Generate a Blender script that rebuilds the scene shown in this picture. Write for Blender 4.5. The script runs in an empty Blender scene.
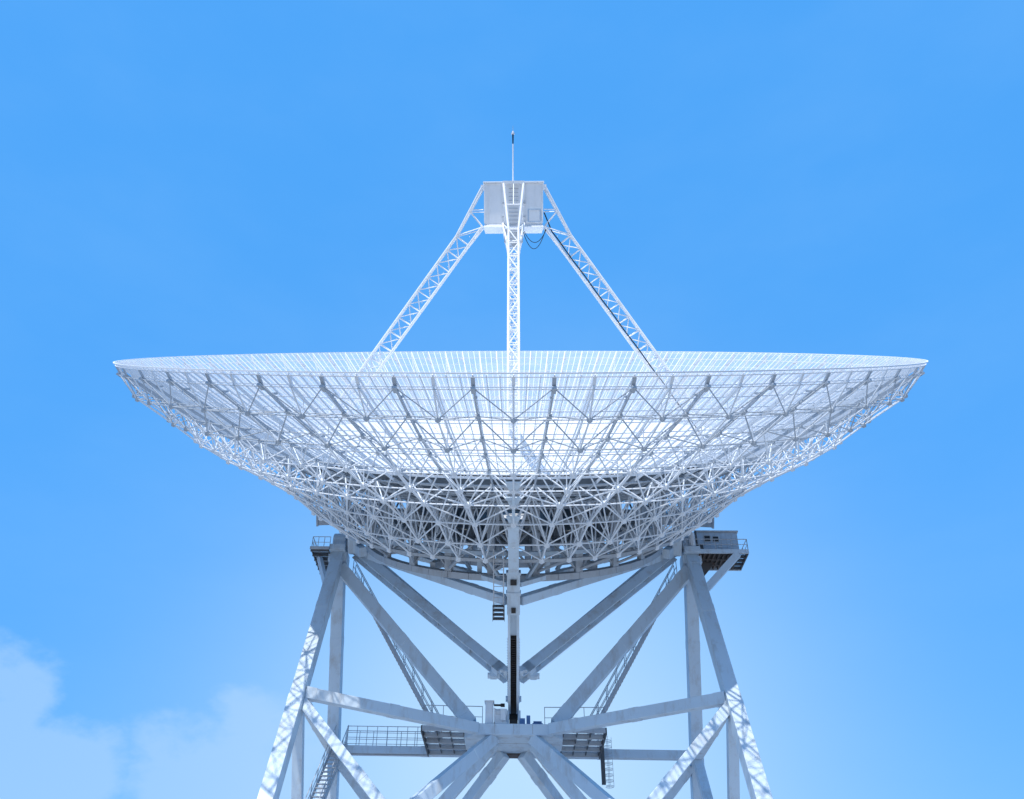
import bpy, bmesh, math, random
from mathutils import Vector, Matrix
random.seed(7)
C = bpy.context.scene.collection
R = math.radians
V = Vector

# ------------------------------------------------------------------ materials
def mat(name, col, rough=.5, metal=0., grime=None, gscale=1.2, gamt=.5, spec=.4, streak=True):
    m = bpy.data.materials.new(name); m.use_nodes = True
    nt = m.node_tree; b = nt.nodes['Principled BSDF']
    b.inputs['Roughness'].default_value = rough
    b.inputs['Metallic'].default_value = metal
    b.inputs['Specular IOR Level'].default_value = spec
    if grime is None:
        b.inputs['Base Color'].default_value = (*col, 1)
        return m
    tc = nt.nodes.new('ShaderNodeTexCoord')
    mp = nt.nodes.new('ShaderNodeMapping'); mp.inputs['Scale'].default_value = (gscale, gscale, gscale * (.35 if streak else 1))
    n1 = nt.nodes.new('ShaderNodeTexNoise'); n1.inputs['Scale'].default_value = 2.2; n1.inputs['Detail'].default_value = 8; n1.inputs['Roughness'].default_value = .7
    n2 = nt.nodes.new('ShaderNodeTexNoise'); n2.inputs['Scale'].default_value = .55; n2.inputs['Detail'].default_value = 4
    r1 = nt.nodes.new('ShaderNodeValToRGB'); r1.color_ramp.elements[0].position = .5; r1.color_ramp.elements[1].position = .78
    mu = nt.nodes.new('ShaderNodeMath'); mu.operation = 'MULTIPLY'; mu.inputs[1].default_value = gamt
    mx = nt.nodes.new('ShaderNodeMix'); mx.data_type = 'RGBA'
    mx2 = nt.nodes.new('ShaderNodeMix'); mx2.data_type = 'RGBA'
    mx.inputs[6].default_value = (*col, 1); mx.inputs[7].default_value = (*[c * .86 for c in col], 1)
    mx2.inputs[7].default_value = (*grime, 1)
    L = nt.links.new
    L(tc.outputs['Object'], mp.inputs['Vector']); L(mp.outputs[0], n1.inputs['Vector']); L(mp.outputs[0], n2.inputs['Vector'])
    L(n2.outputs[0], mx.inputs[0]); L(n1.outputs[0], r1.inputs[0]); L(r1.outputs[0], mu.inputs[0])
    L(mx.outputs[2], mx2.inputs[6]); L(mu.outputs[0], mx2.inputs[0]); L(mx2.outputs[2], b.inputs['Base Color'])
    ad = nt.nodes.new('ShaderNodeMath'); ad.operation = 'MULTIPLY_ADD'; ad.inputs[1].default_value = .25; ad.inputs[2].default_value = rough - .12
    L(n1.outputs[0], ad.inputs[0]); L(ad.outputs[0], b.inputs['Roughness'])
    return m

def mesh_mat(name, col, cover, glow=0.):
    """woven wire mesh too fine to resolve: part of the light passes through the holes"""
    m = mat(name, col, .55)
    nt = m.node_tree; b = nt.nodes['Principled BSDF']; out = nt.nodes['Material Output']
    tr = nt.nodes.new('ShaderNodeBsdfTransparent'); mx = nt.nodes.new('ShaderNodeMixShader')
    tc = nt.nodes.new('ShaderNodeTexCoord'); n = nt.nodes.new('ShaderNodeTexNoise'); n.inputs['Scale'].default_value = .8; n.inputs['Detail'].default_value = 3
    ma = nt.nodes.new('ShaderNodeMath'); ma.operation = 'MULTIPLY_ADD'; ma.inputs[1].default_value = .22; ma.inputs[2].default_value = cover - .11
    L = nt.links.new
    L(tc.outputs['Object'], n.inputs['Vector']); L(n.outputs[0], ma.inputs[0]); L(ma.outputs[0], mx.inputs[0])
    if glow:                                    # round wires scatter part of the light on through
        tl = nt.nodes.new('ShaderNodeBsdfTranslucent'); tl.inputs[0].default_value = (*col, 1)
        m2 = nt.nodes.new('ShaderNodeMixShader'); m2.inputs[0].default_value = glow
        L(b.outputs[0], m2.inputs[1]); L(tl.outputs[0], m2.inputs[2]); src = m2
    else: src = b
    L(tr.outputs[0], mx.inputs[1]); L(src.outputs[0], mx.inputs[2]); L(mx.outputs[0], out.inputs['Surface'])
    return m

M = {
    'steel': mat('white_paint', (.86, .88, .90), .42, grime=(.50, .47, .43), gamt=.5),
    'tower': mat('tower_paint', (.62, .73, .82), .45, grime=(.40, .38, .36), gamt=.8, gscale=.9),
    'strut': mat('truss_shade_grey', (.42, .47, .52), .5),  # white truss steel with shade put into its colour, for outer and upper members
    'truss': mat('truss_paint', (.75, .80, .85), .45),
    'panel': mat('panel_paint', (.74, .77, .80), .5, grime=(.66, .66, .66), gamt=.5, gscale=.8, streak=False),
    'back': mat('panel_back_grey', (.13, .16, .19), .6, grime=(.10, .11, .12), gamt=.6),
    'drum': mat('drum_paint', (.42, .46, .50), .5, grime=(.25, .24, .23), gamt=.7),
    'mesh': mesh_mat('wire_mesh', (.80, .82, .85), .31, .2),
    'dark': mat('dark_steel', (.09, .10, .11), .5, grime=(.13, .07, .04), gamt=.6),
    'rust': mat('rusty_steel', (.13, .11, .10), .7, grime=(.20, .09, .04), gamt=.8),
    'rack': mat('greased_rack', (.028, .025, .024), .45, metal=.2, grime=(.06, .035, .02), gamt=.6),
    'galv': mat('galvanised_steel', (.52, .55, .58), .5, grime=(.3, .27, .24), gamt=.5),
    'grate': mesh_mat('steel_grating', (.30, .32, .34), .22),
    'black': mat('black_rubber', (.015, .015, .017), .5),
    'glass': mat('window_glass', (.03, .04, .05), .12),
    'cabin': mat('cabin_paint', (.88, .90, .92), .5, grime=(.66, .66, .66), gamt=.5),
    'hut': mat('hut_paint', (.50, .62, .74), .5, grime=(.42, .42, .42), gamt=.5),
    'blue': mat('blue_paint', (.10, .22, .45), .5, grime=(.1, .12, .16), gamt=.5),
    'lamp': mat('lamp_glass', (.7, .7, .72), .2),
    'concrete': mat('concrete', (.52, .52, .51), .85, grime=(.28, .27, .25), gamt=.7, gscale=.3, streak=False),
    'grass': mat('pale_gravel', (.22, .22, .215), .9, grime=(.2, .19, .17), gamt=.8, gscale=.1, streak=False),
}

# ------------------------------------------------------------------ mesh builder
class MB:
    def __init__(s): s.v = []; s.f = []
    def add(s, vs, fs):
        o = len(s.v); s.v += [V(v) for v in vs]; s.f += [[i + o for i in f] for f in fs]; return s
    def frame(s, d, up):
        d = d.normalized(); u = V(up)
        if abs(d.dot(u.normalized())) > .995: u = V((1, 0, 0)) if abs(d.x) < .9 else V((0, 1, 0))
        x = d.cross(u).normalized(); return x, x.cross(d).normalized()
    def beam(s, p, q, w, h, up=(0, 0, 1), w2=None, h2=None):
        """box section from p to q: w across, h along up"""
        p = V(p); q = V(q); x, y = s.frame(q - p, up); w2 = w2 or w; h2 = h2 or h
        vs = [p + x * a * w / 2 + y * b * h / 2 for a, b in ((-1, -1), (1, -1), (1, 1), (-1, 1))] + \
             [q + x * a * w2 / 2 + y * b * h2 / 2 for a, b in ((-1, -1), (1, -1), (1, 1), (-1, 1))]
        return s.add(vs, [(3, 2, 1, 0), (4, 5, 6, 7), (0, 1, 5, 4), (1, 2, 6, 5), (2, 3, 7, 6), (3, 0, 4, 7)])
    def splice(s, p, q, w, h, ts, up=(0, 0, 1), ln=.5, t=.03):
        """bolted splice plates wrapped round a box beam"""
        p = V(p); q = V(q); d = (q - p).normalized()
        for k in ts:
            c = p.lerp(q, k); s.beam(c - d * ln / 2, c + d * ln / 2, w + t, h + t, up)
        return s
    def tube(s, p, q, r, n=6, r2=None, cap=True):
        p = V(p); q = V(q); x, y = s.frame(q - p, (0, 0, 1)); r2 = r if r2 is None else r2
        vs = []
        for c, rr in ((p, r), (q, r2)):
            for k in range(n):
                a = 2 * math.pi * k / n; vs.append(c + x * rr * math.cos(a) + y * rr * math.sin(a))
        fs = [(k, (k + 1) % n, n + (k + 1) % n, n + k) for k in range(n)]
        if cap: fs += [tuple(range(n - 1, -1, -1)), tuple(range(n, 2 * n))]
        return s.add(vs, fs)
    def path(s, pts, r, n=6):
        for a, b in zip(pts, pts[1:]): s.tube(a, b, r, n, cap=True)
        return s
    def box(s, x0, x1, y0, y1, z0, z1):
        vs = [(x, y, z) for z in (z0, z1) for x, y in ((x0, y0), (x1, y0), (x1, y1), (x0, y1))]
        return s.add(vs, [(3, 2, 1, 0), (4, 5, 6, 7), (0, 1, 5, 4), (1, 2, 6, 5), (2, 3, 7, 6), (3, 0, 4, 7)])
    def ball(s, c, r):
        c = V(c); vs = [c + V((0, 0, r))]; n = 6
        for z, q in ((.5, .866), (-.5, .866)):
            for k in range(n):
                a = 2 * math.pi * (k + (.5 if z < 0 else 0)) / n; vs.append(c + V((q * math.cos(a), q * math.sin(a), z)) * r)
        vs.append(c - V((0, 0, r))); fs = []
        for k in range(n):
            k2 = (k + 1) % n
            fs += [(0, 1 + k, 1 + k2), (1 + k, 7 + k, 1 + k2), (1 + k2, 7 + k, 7 + k2), (13, 7 + k2, 7 + k)]
        return s.add(vs, fs)
    def prism(s, poly, z0, z1):
        n = len(poly)
        vs = [(x, y, z0) for x, y in poly] + [(x, y, z1) for x, y in poly]
        return s.add(vs, [tuple(range(n - 1, -1, -1)), tuple(range(n, 2 * n))] + [(k, (k + 1) % n, n + (k + 1) % n, n + k) for k in range(n)])
    def build(s, name, m, parent=None, origin=(0, 0, 0), bevel=0):
        me = bpy.data.meshes.new(name)
        o3 = V(origin)
        me.from_pydata([tuple(v - o3) for v in s.v], [], s.f); me.update()
        bm = bmesh.new(); bm.from_mesh(me); bmesh.ops.recalc_face_normals(bm, faces=bm.faces); bm.to_mesh(me); bm.free()
        me.materials.append(M[m] if isinstance(m, str) else m)
        o = bpy.data.objects.new(name, me); C.objects.link(o)
        if parent: o.parent = parent
        else: o.location = o3
        if bevel:
            b = o.modifiers.new('bevel', 'BEVEL'); b.width = bevel; b.segments = 2; b.limit_method = 'ANGLE'
        return o

def tag(o, label, cat, group=None):
    o['label'] = label; o['category'] = cat
    if group: o['group'] = group
    return o
def thing(name, label, cat, loc, group=None):
    o = bpy.data.objects.new(name, None); C.objects.link(o); o.location = loc
    o.empty_display_size = .5
    return tag(o, label, cat, group)
def struct(o): o['kind'] = 'structure'; return o

# heights below are metres above the ground; the eye of the camera is 1.7 m up
E0 = 1.7
AX = V((0, 44.4, 22.68 + E0))                # elevation axis, middle
TILT = R(40.4)
RIM = 10.3                                    # rim plane above the elevation axis along the dish axis
Z0 = RIM - 400 / 52.8
def surf(r): return Z0 + r * r / 52.8
def pol(r, deg, z):                           # deg 0 = side towards the viewer
    a = R(deg); return V((r * math.sin(a), -r * math.cos(a), z))

# ================================================================== DISH
dish = thing('dish_antenna', 'huge white lattice dish with wire mesh rim, on top of the steel tower', 'dish', AX)
dish.rotation_euler = (TILT, 0, 0)
N = 48; ST = 360 / N

# --- reflector surface: wire mesh outside r = 13 m, solid panels inside
RM = 13.0
mesh_r = [13.0, 13.75, 14.5, 15.25, 16.0, 16.7, 17.4, 18.1, 18.75, 19.4, 20.0]
m = MB()
for k in range(288):
    a0, a1 = k * 1.25, (k + 1) * 1.25
    for r0, r1 in zip(mesh_r, mesh_r[1:]):
        m.add([pol(r0, a0, surf(r0)), pol(r0, a1, surf(r0)), pol(r1, a1, surf(r1)), pol(r1, a0, surf(r1))], [(0, 1, 2, 3)])
ms = m.build('mesh_surface', 'mesh', dish)
m = MB()
for k in range(288):
    a = k * 1.25; w = .026 if k % 3 else .042
    for r0, r1 in zip(mesh_r[::2], mesh_r[2::2]):
        m.beam(pol(r0, a, surf(r0) - .03), pol(r1, a, surf(r1) - .03), w, .06)
for r in mesh_r[1:-1]:
    for k in range(144):
        m.beam(pol(r, k * 2.5, surf(r) - .035), pol(r, k * 2.5 + 2.5, surf(r) - .035), .024, .035)
m.build('panel_frame', 'truss', ms)
m = MB()
for k in range(192):
    a0, a1 = k * 1.875, (k + 1) * 1.875
    m.beam(pol(20.05, a0, RIM), pol(20.05, a1, RIM), .06, .05)
    m.beam(pol(19.98, a0, RIM - .13), pol(19.98, a1, RIM - .13), .05, .035)
m.build('rim_edge', 'steel', dish)

solid_r = [.8, 2.6, 4.4, 6.1, 7.7, 9.2, 10.55, 11.8, 13.0]
m = MB(); b = MB(); f = MB()
for j, (r0, r1) in enumerate(zip(solid_r, solid_r[1:])):
    n = 24 if j < 2 else 48 if j < 4 else 96
    g = .012
    for k in range(n):
        a0, a1 = 360 * k / n, 360 * (k + 1) / n; am = (a0 + a1) / 2
        def q(r, a, dz=0):
            e = math.degrees(g / r); a = a + e if a < am else a - e
            return pol(r, a, surf(r) + dz)
        ra, rb, rc = r0 + g, (r0 + r1) / 2, r1 - g
        m.add([q(r, a) for r in (ra, rb, rc) for a in (a0, a1)], [(0, 1, 3, 2), (2, 3, 5, 4)])
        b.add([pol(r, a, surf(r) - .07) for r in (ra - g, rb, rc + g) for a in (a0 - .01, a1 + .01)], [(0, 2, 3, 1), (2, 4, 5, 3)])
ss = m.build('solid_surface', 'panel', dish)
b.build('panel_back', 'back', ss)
for r in solid_r[3:]:
    f = MB()
    for k in range(96):
        f.beam(pol(r, k * 3.75, surf(r) - .12), pol(r, k * 3.75 + 3.75, surf(r) - .12), .08, .09)
    f.build('panel_purlin', 'truss', ss)

# --- backing structure -------------------------------------------------------
LR = [(19.2, 1.58), (17.7, 2.77), (16.5, 3.81), (15.3, 4.63), (13.8, 5.47), (12.1, 6.57), (10.9, 7.71), (9.5, 8.75)]
LR = [(r, RIM - h) for r, h in LR]
UR = [19.85, 18.45, 17.1, 15.9, 14.55, 12.95, 11.5, 10.2, 8.6]
def U(j, ang): return pol(UR[j], ang, surf(UR[j]) - (.37 if j == 0 else .40))
def Lo(j, ang): return pol(LR[j][0], ang, LR[j][1])
nL = len(LR)
def wr(j): return .020 + .003 * min(j, 5)
for i in range(N):
    a = i * ST
    m = MB(); ob = MB()
    # lower chord and nodes
    top = U(0, a)
    m.tube(top, Lo(0, a), .032)
    for j in range(nL):
        if j: m.tube(Lo(j - 1, a), Lo(j, a), .030 + .002 * j)
        (m if j > 1 else ob).ball(Lo(j, a), .125 + .006 * j)
        for s in (-1, 1):
            b_ = a + s * ST / 2; t = m if j > 1 else ob
            t.tube(Lo(j, a), U(j, b_), wr(j) + (.004 if j < 2 else 0), 5)
            t.tube(Lo(j, a), U(j + 1, b_), wr(j) + (.004 if j < 2 else 0), 5)
        r = LR[j][0]
        if j < 4: m.tube(Lo(j, a), pol(r - .1, a, surf(r - .1) - .4), wr(j) * .85, 5)
    # beam under the panels on this ray
    for r0, r1 in zip(UR, UR[1:]):
        m.beam(pol(r0, a, surf(r0) - .30), pol(r1, a, surf(r1) - .34), .05, .10)
    m.beam(pol(19.95, a, RIM - .12), pol(19.8, a, RIM - .42), .11, .07)
    m.build('radial_truss', 'truss', dish)
    ob.build('outer_brace', 'strut', dish)  # outer bays in the darker grey: shade painted in, same steel
for i in range(N):
    a = (i + .5) * ST
    m = MB()
    for j, (r0, r1) in enumerate(zip(UR, UR[1:])):
        m.beam(pol(r0, a, surf(r0) - .34), pol(r1, a, surf(r1) - .36), .055, .11)
        m.beam(pol(r0 - .15, a, surf(r0 - .15) - .42), pol(r0 + .1, a, surf(r0 + .1) - .42), .15, .10)
        rm = (r0 + r1) / 2
        m.beam(pol(rm - .12, a, surf(rm) - .2), pol(rm + .12, a, surf(rm) - .2), .11, .08)
    m.beam(pol(19.97, a, RIM - .12), pol(19.8, a, RIM - .45), .13, .07)
    m.build('radial_beam', 'strut', dish)  # shade under the panels is in this grey
for j in range(len(UR)):
    m = MB()
    for k in range(2 * N):
        r = UR[j]; rr = .018 if j < 2 else .024 if j < 4 else .036
        m.tube(pol(r, k * ST / 2, surf(r) - .42), pol(r, k * ST / 2 + ST / 2, surf(r) - .42), rr, 5)
    m.build('ring_truss', 'strut', dish)  # upper hoops take the grey with painted shade
    if j < nL:
        m = MB()
        for i in range(N):
            m.tube(Lo(j, i * ST), Lo(j, i * ST + ST), .024 + .0022 * min(j, 5), 5)
            if j >= 3 and j + 1 < nL and i % 2 == 0:
                for s in (-1, 1): m.tube(Lo(j, i * ST), Lo(j + 1, i * ST + s * ST), .032, 5)
        m.build('ring_truss', 'truss' if j > 1 else 'strut', dish)  # outer two hoops carry painted shade, inner ones plain truss paint

# --- hub drum between the backing structure and the elevation frame ----------
m = MB()
for k in range(24):
    a = (k + .5) * 15
    for r, w in ((7.9, .34), (5.4, .3)):
        MB().beam(pol(r, a, .35), pol(r, a, surf(r) - .25), w, w * .7, pol(1, a, 0)).build('drum_column', 'drum', dish)
    m.tube(pol(7.9, a, .5), pol(7.9, a + 15, 2.9), .06, 5)
    m.tube(pol(7.9, a + 15, .5), pol(7.9, a, 2.9), .06, 5)
    m.tube(pol(9.5, a + 7.5, LR[-1][1]), pol(7.9, a, .6), .07, 5)
    m.tube(pol(9.5, a + 7.5, LR[-1][1]), pol(7.9, a, 2.6), .06, 5)
    m.tube(pol(7.9, a, .6), pol(5.4, a, 2.2), .06, 5)
    m.beam(pol(10.4, a + 3.75, LR[-2][1] + .3), pol(10.4, a + 3.75, surf(10.4) - .3), .14, .12, pol(1, a, 0))
m.build('drum_bracing', 'drum', dish)
for r, z, w in ((7.9, .35, .30), (5.4, .35, .3), (7.9, 2.9, .2), (9.5, LR[-1][1], .14)):
    m = MB()
    for k in range(48): m.beam(pol(r, k * 7.5, z), pol(r, k * 7.5 + 7.5, z), w, w)
    m.build('drum_ring', 'drum', dish)
m = MB()
for k in range(12):
    a = k * 30
    m.beam(pol(7.7, a, .55), pol(0, a, .55), .3, .35)
m.prism([(6.6 * math.cos(R(k * 15)), 6.6 * math.sin(R(k * 15))) for k in range(24)], 1.5, 1.6)
m.build('hub_floor', 'galv', dish)

# --- elevation frame: diamond of box beams between the trunnions and the gear --
FR = V((0, -9.0, .36)); BK = V((0, 9.0, .36))
for s in (-1, 1):
    T1 = V((s * 8.8, 0, .36))
    for e in (FR, BK):
        ee = e + V((s * .25, 0, 0))
        m = MB().beam(T1, ee, .28, .20).splice(T1, ee, .28, .20, (.25, .5, .75)); m.build('frame_chord', 'tower', dish)
    T2 = V((s * 8.75, 0, -.35))
    p, q = T2, V((s * .28, -8.75, -.46)); MB().beam(p, q, .38, .38).splice(p, q, .38, .38, (.2, .8)).build('gear_strut', 'tower', dish)
    for ph, rr in ((58, 8.6), (-15, 8.6)):
        p, q = V((s * 8.7, -.3 if ph > 30 else .3, -.35)), V((s * .3, -rr * math.sin(R(ph)), -rr * math.cos(R(ph))))
        m = MB(); up = V((0, -math.sin(R(ph)), -math.cos(R(ph))))
        d = (q - p).normalized(); x, y = m.frame(d, up)
        m.beam(p, q, .56, .07, up)                              # web
        for t in (-1, 1):
            m.beam(p + x * t * .26, q + x * t * .26, .07, .5, up)       # flanges
        m.splice(p, q, .56, .5, (.95,), up, .4)
        for k in range(9):
            c = p.lerp(q, .08 + k * .1); m.beam(c - x * .225, c + x * .225, .03, .4, up)       # web stiffeners
        m.build('gear_strut', 'tower', dish)
    # trunnion plates and stub shaft
    m = MB()
    m.beam((s * 8.75, -.9, .2), (s * 8.75, .9, .2), .5, 1.0)
    m.tube((s * 8.3, 0, .0), (s * 9.5, 0, .0), .32, 20)
    m.tube((s * 8.9, 0, .0), (s * 9.05, 0, .0), .55, 24)
    m.beam((s * 8.75, -.2, -.12), (s * 8.1, -1.3, -.12), .42, .5)
    m.build('trunnion', 'tower', dish)
for s in (-1, 1):                                               # short posts and knee braces over the frame chords
    for e, t in ((FR, 1), (BK, -1)):
        for k in (.18, .34, .5, .66, .82):
            m = MB()
            p = V((s * 8.8, 0, .46)).lerp(e + V((0, 0, .1)), k); zt = 1.75 if k > .3 else 1.3
            m.beam(p, (p.x, p.y, zt), .22, .22, (0, 1, 0))
            o = V((s * 8.8, 0, .46)).lerp(e + V((0, 0, .1)), k + .11)
            m.beam((p.x, p.y, zt), o, .14, .14)
            m.build('frame_post', 'tower', dish)
m = MB()
for k in range(48):
    m.beam(pol(9.0, k * 7.5, 1.75), pol(9.0, k * 7.5 + 7.5, 1.75), .16, .18)
m.build('frame_ring', 'tower', dish)
# cap column in front
m = MB()
m.beam((0, -9.1, -.95), (0, -9.1, .95), .58, .45, (0, 1, 0))
m.beam((0, -9.12, -.06), (0, -9.12, .06), .66, .5, (0, 1, 0))
m.beam((0, -9.12, .86), (0, -9.12, .98), .66, .5, (0, 1, 0))
m.beam((0, -9.15, .9), (0, -12.0, 3.75), .46, .34, (0, -1, 0))
m.beam((0, -12.0, 3.75), (0, -15.2, 5.7), .12, .16, (0, -1, 0))
for rr, j in ((12.1, 5), (13.8, 4), (15.3, 3)):                 # tapering gusset plates at the lower nodes
    p = Lo(j, 0); q = pol(rr + .55, 0, LR[j][1] + .45)
    m.beam(q, p - V((0, -.2, .1)), .62, .04, (0, -1, 0), .22, .04)
m.build('front_column', 'tower', dish)
MB().box(-.14, .14, -9.42, -9.30, .42, .66).box(-.1, .1, -9.42, -9.30, -.84, -.62).build('access_hole', 'rack', dish)

# --- elevation gear arc
def arcpt(r, ph, x): return V((x, -r * math.sin(R(ph)), -r * math.cos(R(ph))))
m = MB()
for k in range(46):
    p0, p1 = k * 2.5 - 20, k * 2.5 - 17.5
    for x0, x1, r0, r1 in ((-.20, .20, 8.15, 8.82), (-.26, -.14, 8.1, 9.04), (.14, .26, 8.1, 9.04)):
        vs = [arcpt(r, p, x) for p in (p0, p1) for x, r in ((x0, r0), (x1, r0), (x1, r1), (x0, r1))]
        m.add(vs, [(3, 2, 1, 0), (4, 5, 6, 7), (0, 1, 5, 4), (1, 2, 6, 5), (2, 3, 7, 6), (3, 0, 4, 7)])
for k in range(46, 76):                                         # bolt heads along the flange
    for s in (-1, 1): m.tube(arcpt(8.9, k * 1., s * .25), arcpt(8.9, k * 1., s * .30), .03, 6)
gear = m.build('gear_arc', 'tower', dish)
m = MB()
for k in range(88):
    p = 4 + k * .82
    vs = [arcpt(r, p + d, x) for x in (-.137, .137) for r, d in ((8.80, -.3), (8.99, -.14), (8.99, .14), (8.80, .3))]
    m.add(vs, [(0, 1, 2, 3), (7, 6, 5, 4), (0, 4, 5, 1), (1, 5, 6, 2), (2, 6, 7, 3)])
for k in range(72):
    p0, p1 = 4 + k, 5 + k
    vs = [arcpt(r, p, x) for p in (p0, p1) for x, r in ((-.137, 8.80), (.137, 8.80), (.137, 8.845), (-.137, 8.845))]
    m.add(vs, [(0, 1, 5, 4), (1, 2, 6, 5), (2, 3, 7, 6), (3, 0, 4, 7)])
m.build('gear_rack', 'rack', gear)
for s in (-1, 1):                                               # cable winches / brackets on the lower struts
    m = MB()
    p = arcpt(8.75, 62, s * .3); m.beam(p, p + V((s * .16, 0, 0)), .3, .3, arcpt(1, 62, 0))
    m.tube(p + V((s * .16, 0, 0)), p + V((s * .34, 0, 0)), .09, 10)
    c = V((s * .95, -6.75, -4.45)); d = arcpt(1, 50, 0)
    m.beam(c, c + d * .42, .3, .3, (1, 0, 0)); m.tube(c + d * .3 - V((s * .3, 0, 0)), c + d * .3 + V((s * .28, 0, 0)), .14, 12)
    p = arcpt(8.6, 44, s * .26); m.tube(p, p + V((s * .12, 0, 0)), .14, 12)
    m.build('strut_bracket', 'tower', dish)
# --- girder ends sticking out beside the drum
for s in (-1, 1):
    m = MB()
    m.beam((s * 6.5, 3.45, .95), (s * 11.45, 3.05, .80), .8, .66, (0, 0, 1))
    for k in range(9): m.beam((s * (9.0 + k * .27), 2.83, .78), (s * (9.0 + k * .27), 2.83, .2 + .28), .05, .05, (0, 1, 0))
    m.box(s * 11.44 - .05, s * 11.44 + .05, 2.6, 3.5, .42, 1.18)
    m.build('counterweight_arm', 'galv', dish)
# --- ladder hanging beside the gear (moves with the dish)
lad = MB()
for x in (-.88, -.44): lad.beam((x, -9.55, 2.1), (x, -9.5, -1.1), .05, .05, (0, 1, 0))
for k in range(11): lad.beam((-.88, -9.54, 1.9 - k * .25), (-.44, -9.54, 1.9 - k * .25), .025, .025)
ld = lad.build('hanging_ladder', 'galv', dish)
m = MB()
for k in range(4): m.box(-.92, -.40, -9.70, -9.40, -.5 - k * .19, -.455 - k * .19)
for x in (-.93, -.41):
    m.box(x, x + .02, -9.72, -9.69, -1.12, -.4)
m.build('step_cage', 'dark', ld)

# --- four lattice legs that carry the feed cabin
def leg(ang):
    m = MB()
    ca, sa = math.cos(R(ang)), math.sin(R(ang))
    def P(r, t, z):                     # radial r, tangential t in the leg's own plane
        return V((r * sa + t * ca, -r * ca + t * sa, z))
    def ro(z): return 8.37 + .7325 * (9.56 - z)
    def ri(z): return 7.40 + .74 * (9.56 - z)
    def hwo(z): return .25 if z < 17.7 else .25 + (z - 17.7) / 1.7 * .27
    def hwi(z): return .25 if z < 16.0 else .25 + (z - 16.0) / 1.1 * .33
    zo = [5.3 + k * .72 for k in range(18)]       # bays of the outer chord
    zi = [4.95 + k * .71 for k in range(19)]
    zo = [z for z in zo if z < 17.5]; zi = [z for z in zi if z < 17.15]
    n = min(len(zo), len(zi))
    O = [(ro(z), z) for z in zo[:n]]; I = [(ri(z), z) for z in zi[:n]]
    for s in (-1, 1):
        oc = [P(r, s * hwo(z), z) for r, z in O]; ic = [P(r, s * hwi(z), z) for r, z in I]
        for a, b_ in zip(oc, oc[1:]): m.tube(a, b_, .056, 8)
        for a, b_ in zip(ic, ic[1:]): m.tube(a, b_, .056, 8)
        m.tube(oc[-1], P(1.66, s * .52, 19.35), .06, 8)
        m.tube(ic[-1], P(1.66, s * .56, 17.28), .06, 8)
        for k in range(n):                          # side lattice: rungs and one diagonal per bay, alternating
            m.tube(oc[k], ic[k], .036, 6)
            if k + 1 < n:
                if (k + (s > 0)) % 2: m.tube(oc[k], ic[k + 1], .032, 6)
                else: m.tube(ic[k], oc[k + 1], .032, 6)
        m.tube(P(2.35, s * .38, 18.15), P(1.6, s * .5, 18.15), .03, 6)
        m.tube(P(2.35, s * .38, 18.15), P(1.65, s * .5, 17.3), .026, 6)
        m.tube(oc[-1], P(1.6, s * .55, 17.25), .03, 6)
    for ch, hw in ((O, hwo), (I, hwi)):             # front and back lattices
        for k, (r, z) in enumerate(ch):
            m.tube(P(r, -hw(z), z), P(r, hw(z), z), .03, 6)
            if k + 1 < len(ch):
                r2, z2 = ch[k + 1]; s = 1 if k % 2 else -1
                m.tube(P(r, s * hw(z), z), P(r2, -s * hw(z2), z2), .03, 6)
    m.tube(P(2.35, -.38, 18.15), P(2.35, .38, 18.15), .03, 6)
    m.tube(P(1.7, 0, 19.3), P(2.35, 0, 18.15), .03, 6)
    m.beam(P(1.66, -.56, 19.38), P(1.66, .56, 19.38), .14, .12)
    for s in (-1, 1):                               # shoe plates on the reflector
        for r, z in (O[0], I[0]): m.beam(P(r, s * .25, z + .05), P(r, s * .25, z - .35), .3, .3, P(1, 0, 0))
    # rungs of the climbing ladder inside the leg
    for k in range(36):
        z = 5.6 + k * .32; r = (ro(z) + ri(z)) / 2 - .2
        m.beam(P(r, -.17, z), P(r, .17, z), .03, .03)
    return m.build('feed_leg', 'steel', dish)
for ang in (0, 90, 180, 270): leg(ang)

# ================================================================== FEED CABIN
Rt = Matrix.Rotation(TILT, 4, 'X')
def dw(p): return AX + Rt @ V(p)
def dish_thing(name, label, cat, p):
    o = thing(name, label, cat, dw(p)); o.rotation_euler = (TILT, 0, 0); return o
CB = V((0, 0, 16.85))
cab = dish_thing('feed_cabin', 'pale grey box cabin held at the top of the four lattice legs above the dish', 'cabin', CB)
MB().box(-1.5, 1.5, -1.5, 1.5, 17.29, 19.36).build('wall', 'cabin', cab, CB, .03)
m = MB().box(-1.58, 1.58, -1.58, 1.58, 19.36, 19.44)
m.build('roof', 'steel', cab, CB, .015)
m = MB(); a, b_ = 1.47, 1.56
m.add([(-a, -a, 17.31), (a, -a, 17.31), (a, a, 17.31), (-a, a, 17.31), (-b_, -b_, 17.12), (b_, -b_, 17.12), (b_, b_, 17.12), (-b_, b_, 17.12)],
      [(0, 1, 2, 3), (7, 6, 5, 4), (0, 4, 5, 1), (1, 5, 6, 2), (2, 6, 7, 3), (3, 7, 4, 0)])
m.build('skirt', 'panel', cab, CB)
for x in (-1.49, 1.49):
    for y in (-1.49, 1.49): MB().box(x - .04, x + .04, y - .04, y + .04, 17.32, 19.35).build('corner_post', 'steel', cab, CB)
m = MB().box(-1.33, -1.31, -1.516, -1.48, 17.34, 19.34).box(1.1, 1.12, -1.516, -1.48, 18.05, 19.34).box(-.64, -.62, -1.516, -1.48, 17.34, 19.34).box(.62, .64, -1.516, -1.48, 17.34, 19.34)
m.build('cover_strip', 'steel', cab, CB)
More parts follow.
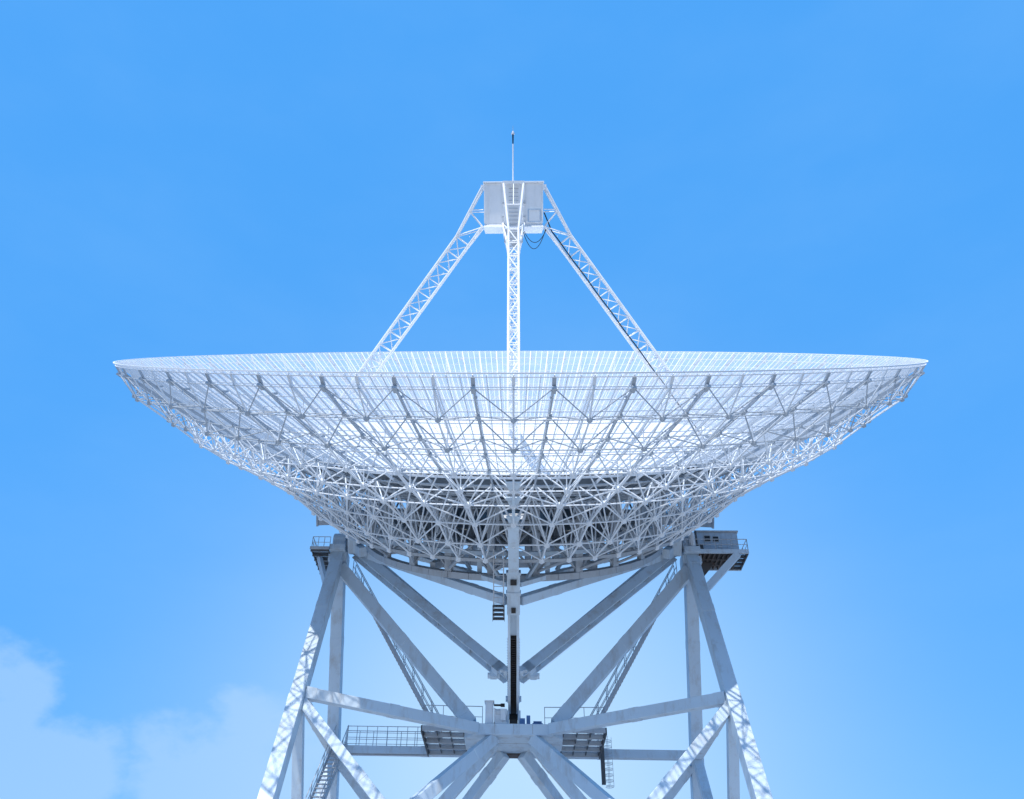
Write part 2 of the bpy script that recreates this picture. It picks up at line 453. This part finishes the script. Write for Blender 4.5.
hh = MB().box(.80, 1.36, -1.53, -1.49, 17.40, 17.98).build('hatch', 'cabin', cab, CB, .01)
MB().box(.74, 1.42, -1.57, -1.49, 17.98, 18.04).box(.74, .80, -1.545, -1.49, 17.36, 17.98).box(1.36, 1.42, -1.545, -1.49, 17.36, 17.98).box(.80, 1.36, -1.545, -1.49, 17.36, 17.40).build('frame', 'hut', hh, CB)
m = MB()
for x in (-.58, .5):
    for z in (17.3, 17.6, 18.3): m.box(x, x + .12, -1.62, -1.5, z, z + .07)
for k in range(10): m.box(-.25, .25, -1.56, -1.53, 17.25 + k * .2, 17.28 + k * .2)
m.build('bracket', 'galv', cab, CB)
m = MB().tube((0, 0, 17.11), (0, 0, 16.45), .5, 24).tube((0, 0, 16.45), (0, 0, 16.2), .3, 24)
m.build('feed_horn', 'galv', cab, CB)

RB = V((-.03, 0, 19.46))
rod = dish_thing('lightning_rod', 'thin upright rod with a dark lamp tip on the cabin roof', 'lightning rod', RB)
MB().tube((-.03, 0, 19.46), (-.03, 0, 21.67), .035, 8).tube((-.03, 0, 19.46), (-.03, 0, 19.6), .1, 10).build('pole', 'steel', rod, RB)
MB().tube((-.03, 0, 21.62), (-.03, 0, 22.16), .03, 8, .045).build('sleeve', 'black', rod, RB)
MB().tube((-.03, 0, 22.16), (-.03, 0, 22.24), .09, 10).tube((-.03, 0, 22.24), (-.03, 0, 22.34), .06, 10, .03).build('lamp', 'lamp', rod, RB)
MB().tube((-.03, 0, 22.34), (-.03, 0, 22.6), .01, 5).build('needle', 'galv', rod, RB)

# cables
def cable(name, pts, r, m_, label):
    o3 = V(pts[0]); mb = MB().path([V(p) for p in pts], r, 8)
    o = mb.build(name, m_, None, o3); o.location = dw(o3); o.rotation_euler = (TILT, 0, 0)
    return tag(o, label, 'cable')
pts = [(1.62, -.35, 18.0)]
for k in range(24):
    t = k / 23; z = 17.0 - t * 11.9; pts.append((7.40 + .74 * (9.56 - z) + .14 + .015 * math.sin(k * 1.7), -.36, z))
cable('power_cable', pts, .032, 'black', 'long black cable running down the right hand lattice leg from the cabin')
for k, (x1, sag, lab) in enumerate(((1.72, .95, 'thin dark slack cable hanging deepest below the cabin beside the front lattice leg'), (1.70, .62, 'thin dark slack cable, the shallower loop below the cabin beside the front lattice leg'))):
    pts = [(.5 + k * .06 + (x1 - .55) * t / 16, -1.3, 16.9 + .1 * t / 16 - sag * (1 - (2 * t / 16 - 1) ** 2)) for t in range(17)]
    cable('signal_cable', pts, .017, 'black', lab)

# ================================================================== TOWER
TB = V((0, 44.4, 0))
tw = thing('telescope_tower', 'pale grey steel tower of slanted box beams that carries the big dish', 'tower', TB)
def W(x, y, h): return V((x, y, h + E0))
def tb(name, m_, mb, bevel=.02): return mb.build(name, m_, tw, TB, bevel)
XL = 9.6; HB = 2.4
for s in (-1, 1):
    top = W(s * 9.55, 44.3, 22.05)
    for yj, yb, nm in ((39.8, 34.6, 'front_leg'), (49.3, 54.2, 'rear_leg')):
        mid = W(s * XL, yj, 12.95); bot = W(s * 9.68, yb, HB)
        tp = top + V((0, 0 if yj < 44 else .2, 0))
        m = MB().beam(tp, mid, .62, .72, (0, 1, 0)).beam(mid, bot, .64, .74, (0, 1, 0))
        d = mid - tp
        m.splice(tp, mid, .62, .72, (.08, .45), (0, 1, 0), .5, .025)
        m.splice(mid, bot, .64, .74, (.06, .55), (0, 1, 0), .6, .025)
        tb(nm, 'tower', m)
        # diagonals to the middle of the base frame
        p, q = W(s * 9.3, yj - .1 if yj < 44 else yj + .1, 12.45), W(s * .3, 34.75 if yj < 44 else 54.0, HB + .1)
        tb('cross_brace', 'tower', MB().beam(p, q, .44, .46, (0, 1, 0)).splice(p, q, .44, .46, (.04, .35), (0, 1, 0), .5, .03))
        p, q = W(s * 9.6, yj + (.25 if yj < 44 else -.25), 12.6), W(s * 9.62, 46.6 if yj < 44 else 42.6, HB)
        tb('side_brace', 'tower', MB().beam(p, q, .46, .4, (0, 1, 0)))
    # level beams at mid height
    tb('side_beam', 'tower', MB().beam(W(s * 9.6, 40.1, 12.9), W(s * 9.6, 49.0, 12.9), .42, .42).splice(W(s * 9.6, 40.1, 12.9), W(s * 9.6, 49.0, 12.9), .42, .42, (.5,)))
    p, q = W(s * 9.35, 39.85, 12.95), W(s * 1.72, 43.32, 12.50)
    tb('front_beam', 'tower', MB().beam(p, q, .42, .50).splice(p, q, .42, .50, (.03, .5), (0, 0, 1), .5, .03))
    # main diagonals: bearing to hub
    p, q = W(s * 9.32, 44.1, 21.1), W(s * 2.02, 43.75, 12.85)
    tb('main_diagonal', 'tower', MB().beam(p, q, .5, .62, (1, 0, 1)).splice(p, q, .5, .62, (.06, .5, .93), (1, 0, 1), .5, .025))
    # legs under the hub
    for p, q in ((W(s * .95, 43.6, 12.15), W(s * 9.5, 34.8, HB)), (W(s * .95, 44.7, 12.15), W(s * 9.4, 44.4, HB)), (W(s * .45, 46.1, 12.1), W(s * 9.5, 54.0, HB))):
        tb('hub_leg', 'tower', MB().beam(p, q, .46, .52, (0, 0, 1)).splice(p, q, .46, .52, (.09,), (0, 0, 1), .5, .04))
    # bearing housings
    m = MB().box(s * 9.55 - .42, s * 9.55 + .42, 43.55, 45.2, 21.95 + E0, 22.28 + E0)
    m.box(s * 9.55 - .3, s * 9.55 + .3, 43.8, 45.0, 22.28 + E0, 22.6 + E0)
    m.tube((s * 9.2, 44.4, 22.68 + E0), (s * 9.9, 44.4, 22.68 + E0), .58, 24)
    m.box(s * 9.55 - .5, s * 9.55 + .5, 43.9, 44.9, 21.45 + E0, 21.95 + E0)
    tb('bearing_housing', 'tower', m)
tb('rear_beam', 'tower', MB().beam(W(-9.3, 49.25, 12.98), W(9.3, 49.25, 12.98), .4, .44).splice(W(-9.3, 49.25, 12.98), W(9.3, 49.25, 12.98), .4, .44, (.25, .5, .75)))
poly = [(-1.8, 43.2), (1.8, 43.2), (2.35, 44.0), (2.35, 45.9), (1.0, 46.8), (-1.0, 46.8), (-2.35, 45.9), (-2.35, 44.0)]
hub = tb('hub_platform', 'tower', MB().prism(poly, 12.2 + E0, 12.72 + E0))
m = MB()
for x in (-.9, 0, .9): m.box(x - .015, x + .015, 43.19, 43.2, 12.26 + E0, 12.68 + E0)
for x in (-1.3, 1.3): m.box(x - .02, x + .02, 43.4, 46.3, 12.185 + E0, 12.2 + E0)
m.box(-1.9, 1.9, 44.6, 44.64, 12.185 + E0, 12.2 + E0)
m.build('seam_strip', 'galv', hub, TB)
tb('rusty_plate', 'rust', MB().box(-.55, .55, 46.35, 46.9, 12.1 + E0, 12.2 + E0))
for c, d in (((-9.68, 34.6), (9.68, 34.6)), ((-9.68, 54.2), (9.68, 54.2)), ((-9.68, 34.9), (-9.68, 53.9)), ((9.68, 34.9), (9.68, 53.9))):
    tb('base_beam', 'tower', MB().beam(W(*c, HB - .3), W(*d, HB - .3), .8, .9))
for s in (-1, 1):
    for y in (34.6, 54.2):
        g = tb('wheel_bogie', 'tower', MB().beam(W(s * 9.68, y, HB - .7), W(s * 9.68, y, -.4), .8, .8, (0, 1, 0)).box(s * 9.68 - 1.2, s * 9.68 + 1.2, y - .45, y + .45, .9, 1.4))
        MB().tube((s * 9.68 - .6, y - .3, .57), (s * 9.68 - .6, y + .3, .57), .45, 24).tube((s * 9.68 + .6, y - .3, .57), (s * 9.68 + .6, y + .3, .57), .45, 24).build('wheel', 'dark', g, TB)

# drive pinion in the hub (mesh with the gear arc)
DR = W(0, 44.0, 12.72)
o = thing('pinion_drive', 'dark greased pinion housing at the foot of the curved gear rack', 'gear drive', DR)
MB().box(-.34, -.22, 43.6, 44.8, DR.z, DR.z + .75).box(.22, .34, 43.6, 44.8, DR.z, DR.z + .75).build('cheek_plate', 'tower', o, DR, .02)
MB().tube((-.2, 44.3, DR.z + .45), (.2, 44.3, DR.z + .45), .33, 18).box(-.2, .2, 43.7, 43.9, DR.z, DR.z + .3).build('pinion', 'rack', o, DR)

MO = W(-.8, 43.6, 12.72)
o = thing('drive_motor', 'white motor and gearbox with an upright cabinet, left of the gear rack on the hub', 'motor', MO)
z = MO.z
MB().box(-1.35, -.98, 43.45, 43.95, z, z + 1.12).box(-1.4, -.93, 43.42, 43.98, z + 1.12, z + 1.16).box(-1.3, -1.02, 43.42, 43.45, z + .55, z + 1.05).build('cabinet', 'cabin', o, MO, .015)
m = MB().box(-.95, -.3, 43.4, 44.1, z, z + .12).box(-.9, -.34, 43.5, 44.0, z + .12, z + .5)
m.tube((-.92, 43.7, z + .62), (-.36, 43.7, z + .62), .2, 18)
for k in range(7): m.tube((-.88 + k * .08, 43.7, z + .62), (-.86 + k * .08, 43.7, z + .62), .23, 18)
m.box(-.62, -.38, 43.38, 43.44, z + .2, z + .75).box(-.95, -.88, 43.4, 43.5, z, z + .8).box(-.5, -.3, 43.5, 43.9, z + .5, z + .78)
m.build('gearbox', 'cabin', o, MO, .01)
MB().tube((-.95, 43.6, z + .98), (-.5, 43.6, z + .98), .05, 12).tube((-.62, 43.6, z + .98), (-.42, 43.6, z + .98), .085, 14).build('shaft', 'black', o, MO)
MO = W(.6, 43.7, 12.72)
o = thing('control_box', 'small blue control boxes on the hub, right of the gear rack', 'control box', MO)
MB().box(.3, .55, 43.5, 43.8, z, z + .35).box(.62, .8, 43.55, 43.8, z, z + .5).build('housing', 'blue', o, MO, .01)
MB().box(.9, 1.4, 43.6, 43.95, z, z + .16).tube((.95, 43.75, z + .22), (1.35, 43.75, z + .22), .07, 10).build('pump', 'blue', o, MO, .01)

# ------------------------------------------------------------------ railings, decks, catwalks, stairs
def railing(pts, h=1.0, n_mid=2, step=1.2, r=.022):
    m = MB(); pts = [V(p) for p in pts]
    for a, b_ in zip(pts, pts[1:]):
        L = (b_ - a).length; n = max(1, round(L / step))
        for k in range(n + 1):
            p = a.lerp(b_, k / n); m.tube(p, p + V((0, 0, h)), r, 6)
        for k in range(n_mid + 1):
            z_ = h * (k + 1) / (n_mid + 1); m.tube(a + V((0, 0, z_)), b_ + V((0, 0, z_)), r * (1.1 if k == n_mid else .8), 6)
    return m
def deck(parent, origin, x0, x1, y0, y1, zt, nx, ny, edge='galv'):
    MB().box(x0 + .03, x1 - .03, y0 + .03, y1 - .03, zt - .05, zt - .02).build('grating', 'grate', parent, origin)
    m = MB()
    for k in range(nx + 1): x = x0 + (x1 - x0) * k / nx; m.box(x - .025, x + .025, y0 + .041, y1 - .041, zt - .16, zt - .052)
    m.build('joist', 'dark', parent, origin)
    m = MB()
    for k in range(ny + 1): y = y0 + (y1 - y0) * k / ny; m.box(x0 - .04, x1 + .04, y - .04, y + .04, zt - .22, zt + .01)
    m.build('cross_member', edge, parent, origin)

for s, lab in ((-1, 'dark grated deck left of the hub, left of the drive motor'), (1, 'dark grated deck right of the hub, next to the caged ladder')):
    o3 = W(s * 3.3, 45.6, 12.72); z = o3.z
    o = thing('service_deck', lab, 'deck', o3, 'service decks beside the hub')
    x0, x1 = sorted((s * 2.40, s * 4.35))
    deck(o, o3, x0, x1, 43.75, 48.0, z, 3, 4, 'galv')
    mb = MB()
    for k in range(5):                                  # solid floor plates leave staggered openings
        yy = 43.85 + k * .84; xx = x0 + .06 + (.64 if k % 2 else 0)
        mb.box(xx, xx + .6, yy, yy + .4, z - .018, z)
    mb.build('floor_plate', 'galv', o, o3)
    MB().box(s * 4.40 - .03, s * 4.40 + .03, 43.7, 48.1, z - .3, z + .02).build('edge_beam', 'dark', o, o3)
    railing([(s * 4.35, 48.0, z), (s * 4.35, 43.8, z), (s * 1.5, 43.9, z)], 1.0, 1, .9, .018).build('railing', 'galv', o, o3)

o3 = W(-6, 48.5, 12.92); z = o3.z
o = thing('catwalk', 'narrow grey catwalk with tall railings behind the left front beam', 'catwalk', o3)
deck(o, o3, -8.8, -4.5, 48.1, 48.98, z, 12, 1, 'galv')
MB().beam((-8.9, 48.05, z - .2), (-4.45, 48.05, z - .2), .08, .36).build('fascia', 'tower', o, o3)
m = railing([(-8.75, 48.1, z), (-4.5, 48.1, z)], 1.0, 2, .55, .018)
railing([(-8.95, 48.95, z), (-4.5, 48.95, z)], 1.0, 2, .75, .018).build('railing', 'galv', o, o3)
m.build('railing', 'galv', o, o3)

def stair(name, lab, p, q, wv, group, n, rail_side=1, rise=.9, tread=.24):
    """p top, q bottom (middle line), wv half width vector"""
    p, q, wv = V(p), V(q), V(wv)
    o = thing(name, lab, 'stairs', q, group)
    run = V((q.x - p.x, q.y - p.y, 0)).normalized()
    m = MB()
    for s in (-1, 1): m.beam(p + wv * s, q + wv * s, .06, .17)
    m.build('stringer', 'galv', o, q)
    m = MB()
    for k in range(n):
        c = p.lerp(q, (k + .5) / n); m.beam(c - wv * .95, c + wv * .95, tread, .03, (0, 0, 1))
    m.build('tread', 'galv', o, q)
    for s in ((-1, 1) if rail_side == 0 else (rail_side,)):
        m = MB(); a, b_ = p + wv * s, q + wv * s; up = V((0, 0, rise))
        m.tube(a + up, b_ + up, .025); m.tube(a + up * .5, b_ + up * .5, .02)
        k2 = max(4, round((b_ - a).length / 1.0))
        for k in range(k2 + 1): c = a.lerp(b_, k / k2); m.tube(c, c + up, .022)
        m.build('handrail', 'galv', o, q)
    return o
stair('access_stair', 'steep stair with railing climbing from the left service deck to the left bearing', W(-8.95, 46.0, 21.5), W(-3.62, 46.0, 12.75), (0, .36, 0), 'steep stairs up to the bearings', 42, 0)
stair('access_stair', 'steep stair with railing climbing from the right service deck to the bearing beside the hut', W(8.95, 45.8, 21.5), W(3.72, 45.8, 12.75), (0, .36, 0), 'steep stairs up to the bearings', 42, 0)
stair('lower_stair', 'steel stair with open treads going down from the end of the catwalk', W(-9.0, 47.9, 13.0), W(-10.6, 40.6, 1.2), (.33, 0, 0), None, 52, 0)

o3 = W(4.7, 48.7, 8.5)
o = thing('caged_ladder', 'upright steel ladder with safety hoops below the right service deck', 'ladder', o3)
m = MB(); z0, z1 = W(0, 0, 11.35).z, W(0, 0, 13.7).z
m.box(4.52, 4.72, 48.6, 48.8, z0, z1 - .4)
m.build('rail', 'dark', o, o3)
m = MB()
for k in range(9):
    z = z0 - .1 + k * .28
    pts = [(4.74 + .17 + .22 * math.cos(R(a)), 48.7 + .3 * math.sin(R(a)), z) for a in range(-150, 151, 30)]
    m.path(pts, .014, 5)
    m.tube((4.74, 48.7, z), (5.06, 48.7, z), .014, 5)
for a in (-90, 0, 90): m.tube((4.91 + .22 * math.cos(R(a)), 48.7 + .3 * math.sin(R(a)), z0 - .1), (4.91 + .22 * math.cos(R(a)), 48.7 + .3 * math.sin(R(a)), z1), .010, 5)
m.build('safety_cage', 'galv', o, o3)

# bearing platforms
o3 = W(-10.1, 45.0, 22.0); z = o3.z
o = thing('bearing_platform', 'small grated platform with railing outside the left bearing, no hut on it', 'platform', o3, 'platforms outside the bearings')
deck(o, o3, -10.92, -10.0, 43.5, 46.9, z, 1, 6, 'dark')
railing([(-9.95, 43.5, z), (-10.92, 43.5, z), (-10.92, 46.9, z)], .66, 1, .33, .018).build('railing', 'galv', o, o3)
MB().beam((-10.6, 44.3, z - .2), (-9.9, 43.9, z - 2.2), .3, .2).beam((-10.6, 46.4, z - .2), (-9.9, 45.2, z - 2.2), .25, .2).build('strut', 'tower', o, o3)
MB().box(-11.0, -9.95, 43.42, 43.46, z - .12, z + .05).build('toe_board', 'galv', o, o3)

o3 = W(11.0, 44.6, 22.1); z = o3.z
o = thing('bearing_platform', 'wide dark platform outside the right bearing, carrying a small blue grey hut', 'platform', o3, 'platforms outside the bearings')
MB().box(9.95, 12.0, 43.72, 45.6, z - .08, z - .01).build('floor', 'rust', o, o3)
m = MB()
for k in range(9): x = 9.95 + k * .256; m.box(x - .03, x + .03, 43.72, 45.6, z - .24, z - .082)
for y in (44.3, 45.0): m.box(9.95, 12.0, y - .04, y + .04, z - .28, z - .242)
m.build('joist', 'rust', o, o3)
m = MB()
for k in range(5): y = 43.75 + k * .46; m.box(12.01, 12.5, y - .03, y + .03, z - .2, z - .02)
m.box(12.46, 12.52, 43.7, 45.65, z - .22, z)
m.build('end_rack', 'dark', o, o3)
MB().box(9.2, 12.52, 43.6, 43.7, z - .2, z + .02).box(9.95, 12.52, 45.61, 45.68, z - .25, z).build('edge_beam', 'tower', o, o3)
railing([(9.1, 43.62, z), (12.5, 43.62, z), (12.5, 45.6, z)], .62, 1, .85, .02).build('railing', 'galv', o, o3)
MB().beam(W(11.95, 43.75, 21.9), W(10.05, 43.95, 19.95), .36, .3, (0, 1, 0)).build('strut', 'tower', o, o3)
MB().add([(9.95, 44.6, z - .28), (10.9, 44.6, z - .28), (9.98, 44.6, z - 1.35), (9.95, 44.68, z - .28), (10.9, 44.68, z - .28), (9.98, 44.68, z - 1.35)], [(0, 1, 2), (5, 4, 3), (0, 3, 4, 1), (1, 4, 5, 2), (2, 5, 3, 0)]).build('gusset', 'rust', o, o3)

o3 = W(11.1, 44.9, 22.1); z = o3.z
o = thing('equipment_hut', 'small blue grey hut with two dark windows on the right bearing platform', 'hut', o3)
MB().box(9.98, 12.2, 44.25, 45.55, z, z + 1.36).build('wall', 'hut', o, o3, .01)
MB().box(9.90, 12.28, 44.16, 45.62, z + 1.36, z + 1.44).build('roof', 'galv', o, o3, .01)
for x0, x1, z0, z1 in ((10.42, 10.72, .82, 1.12), (10.88, 11.16, .80, 1.08)):
    w_ = MB().box(x0 - .04, x1 + .04, 44.225, 44.26, z + z0 - .04, z + z1 + .04).build('window', 'galv', o, o3)
    MB().box(x0, x1, 44.21, 44.23, z + z0, z + z1).build('pane', 'glass', w_, o3)
MB().box(10.04, 10.3, 44.215, 44.25, z + .02, z + .62).build('door', 'dark', o, o3)
MB().box(11.12, 11.32, 44.225, 44.25, z + .44, z + .52).build('plate', 'panel', o, o3)
m = MB()
for k in range(7): x = 10.4 + k * .3; m.box(x - .006, x + .006, 44.24, 44.25, z, z + 1.35)
m.build('wall_seam', 'galv', o, o3)
o3 = W(9.55, 44.0, 22.28)
o = thing('grease_pump', 'pale upright grease tank beside the hut above the right bearing', 'tank', o3)
MB().tube(W(9.62, 43.75, 22.28), W(9.62, 43.75, 23.1), .17, 16).tube(W(9.62, 43.75, 23.1), W(9.62, 43.75, 23.2), .17, 16, .06).build('tank', 'steel', o, o3)
MB().tube(W(9.88, 43.8, 22.28), W(9.88, 43.8, 23.3), .05, 10).build('pipe', 'dark', o, o3)

# ================================================================== GROUND
m = MB(); m.add([(-3000, -3000, 0), (3000, -3000, 0), (3000, 3000, 0), (-3000, 3000, 0)], [(0, 1, 2, 3)]); struct(m.build('ground', 'grass'))
m = MB(); m.prism([(26 * math.cos(R(k * 5)), 44.4 + 26 * math.sin(R(k * 5))) for k in range(72)], .004, .06); struct(m.build('path', 'concrete'))
m = MB()
for k in range(72):
    a0, a1 = R(k * 5), R(k * 5 + 5)
    m.beam((13.8 * math.cos(a0), 44.4 + 13.8 * math.sin(a0), .09), (13.8 * math.cos(a1), 44.4 + 13.8 * math.sin(a1), .09), .5, .03)
tag(m.build('rail_track', 'dark'), 'circular steel rail track on the concrete pad below the tower', 'track')

# ================================================================== LIGHT, SKY, CAMERA
SUN_EL, SUN_AZ = R(46), R(13)                       # az: from the viewer's back towards the left
sd = V((-math.sin(SUN_AZ) * math.cos(SUN_EL), -math.cos(SUN_AZ) * math.cos(SUN_EL), math.sin(SUN_EL)))
l = bpy.data.lights.new('sun', 'SUN'); l.energy = 3.6; l.angle = R(.7); l.color = (1, .965, .92)
lo = bpy.data.objects.new('sun', l); C.objects.link(lo); lo.rotation_euler = sd.to_track_quat('Z', 'Y').to_euler(); lo.location = (0, 0, 80)

w = bpy.data.worlds.new('World'); bpy.context.scene.world = w; w.use_nodes = True
nt = w.node_tree; L = nt.links.new; bg = nt.nodes['Background']
sky = nt.nodes.new('ShaderNodeTexSky'); sky.sky_type = 'NISHITA'; sky.sun_disc = False
sky.sun_elevation = SUN_EL; sky.sun_rotation = math.pi + SUN_AZ
sky.air_density = 1.0; sky.dust_density = .6; sky.ozone_density = 2.0
def node(t, **k):
    n = nt.nodes.new(t)
    for a, v in k.items(): setattr(n, a, v)
    return n
tc = node('ShaderNodeTexCoord')
def mixc(fac, a, b_):
    n = node('ShaderNodeMix', data_type='RGBA')
    for sock, v in ((n.inputs[0], fac), (n.inputs[6], a), (n.inputs[7], b_)):
        if isinstance(v, (int, float, tuple)): sock.default_value = v
        else: L(v, sock)
    return n.outputs[2]
def mul(a, b_):
    n = node('ShaderNodeMath', operation='MULTIPLY')
    for sock, v in ((n.inputs[0], a), (n.inputs[1], b_)):
        if isinstance(v, (int, float)): sock.default_value = v
        else: L(v, sock)
    return n.outputs[0]
def around(az, el, r_out, r_in):                    # 1 inside r_in degrees of a direction, 0 outside r_out
    dp = node('ShaderNodeVectorMath', operation='DOT_PRODUCT')
    dp.inputs[1].default_value = (math.sin(R(az)) * math.cos(R(el)), math.cos(R(az)) * math.cos(R(el)), math.sin(R(el)))
    L(tc.outputs['Generated'], dp.inputs[0])
    mr = node('ShaderNodeMapRange', interpolation_type='SMOOTHSTEP'); mr.inputs[1].default_value = math.cos(R(r_out)); mr.inputs[2].default_value = math.cos(R(r_in))
    L(dp.outputs['Value'], mr.inputs[0]); return mr.outputs[0]
def lobe(az, el, n_):                                # soft glow of haze round a direction, fading smoothly
    dp = node('ShaderNodeVectorMath', operation='DOT_PRODUCT')
    dp.inputs[1].default_value = (math.sin(R(az)) * math.cos(R(el)), math.cos(R(az)) * math.cos(R(el)), math.sin(R(el)))
    L(tc.outputs['Generated'], dp.inputs[0])
    mx_ = node('ShaderNodeMath', operation='MAXIMUM'); mx_.inputs[1].default_value = 0; L(dp.outputs['Value'], mx_.inputs[0])
    pw = node('ShaderNodeMath', operation='POWER'); pw.inputs[1].default_value = n_; L(mx_.outputs[0], pw.inputs[0]); return pw.outputs[0]
base = mixc(.85, sky.outputs[0], (.27, 1.66, 4.22, 1))         # deep clear azure
base = mixc(mul(lobe(.5, 13, 24), .80), base, (2.5, 3.45, 4.3, 1))   # milky haze low behind the tower
# thin cloud bank low on the left
def cloud(scale, loc, lo_, hi_):
    mp = node('ShaderNodeMapping'); mp.inputs['Scale'].default_value = scale; mp.inputs['Location'].default_value = loc
    nz = node('ShaderNodeTexNoise'); nz.inputs['Scale'].default_value = 2.6; nz.inputs['Detail'].default_value = 8; nz.inputs['Roughness'].default_value = .56
    mr = node('ShaderNodeMapRange', interpolation_type='SMOOTHSTEP'); mr.inputs[1].default_value = lo_; mr.inputs[2].default_value = hi_
    L(tc.outputs['Generated'], mp.inputs['Vector']); L(mp.outputs[0], nz.inputs['Vector']); L(nz.outputs[0], mr.inputs[0]); return mr.outputs[0]
c1 = cloud((4.2, 4.2, 7.0), (.3, .7, .15), .15, .85)
bank = node('ShaderNodeMath', operation='MAXIMUM'); b2 = node('ShaderNodeMath', operation='MAXIMUM'); L(around(-30.5, 15.2, 5, 0), b2.inputs[0]); L(around(-26, 11.2, 6, 0), b2.inputs[1])
L(b2.outputs[0], bank.inputs[0]); L(around(-17.5, 10.4, 9, 0), bank.inputs[1])
ad = node('ShaderNodeMath', operation='MULTIPLY_ADD'); ad.inputs[1].default_value = .95; L(bank.outputs[0], ad.inputs[0]); L(c1, ad.inputs[2])
mk = node('ShaderNodeMapRange', interpolation_type='SMOOTHSTEP'); mk.inputs[1].default_value = .78; mk.inputs[2].default_value = 1.3; L(ad.outputs[0], mk.inputs[0])
near = node('ShaderNodeMath', operation='MULTIPLY', use_clamp=True); near.inputs[1].default_value = 4; L(bank.outputs[0], near.inputs[0])
base = mixc(mul(mul(mk.outputs[0], near.outputs[0]), .55), base, (1.85, 2.85, 4.0, 1))
veil = cloud((1.3, 1.3, 3.2), (.9, .2, .4), .35, .75)            # barely visible high veil
base = mixc(mul(veil, .10), base, (1.3, 2.6, 4.3, 1))
L(base, bg.inputs['Color']); bg.inputs['Strength'].default_value = .15

cam = bpy.data.cameras.new('camera'); co = bpy.data.objects.new('camera', cam); C.objects.link(co)
co.location = (0, 0, E0)
co.rotation_euler = (Matrix.Rotation(R(90 + 36.3), 3, 'X') @ Matrix.Rotation(R(2.2), 3, 'Y')).to_euler()
cam.sensor_width = 36; cam.lens = 895 / 1024 * 36; cam.shift_x = .0321; cam.clip_end = 10000
sc = bpy.context.scene; sc.camera = co
sc.view_settings.view_transform = 'Standard'; sc.view_settings.look = 'None'; sc.view_settings.gamma = 1; sc.view_settings.exposure = .7
sc.cycles.max_bounces = 8; sc.cycles.transparent_max_bounces = 12
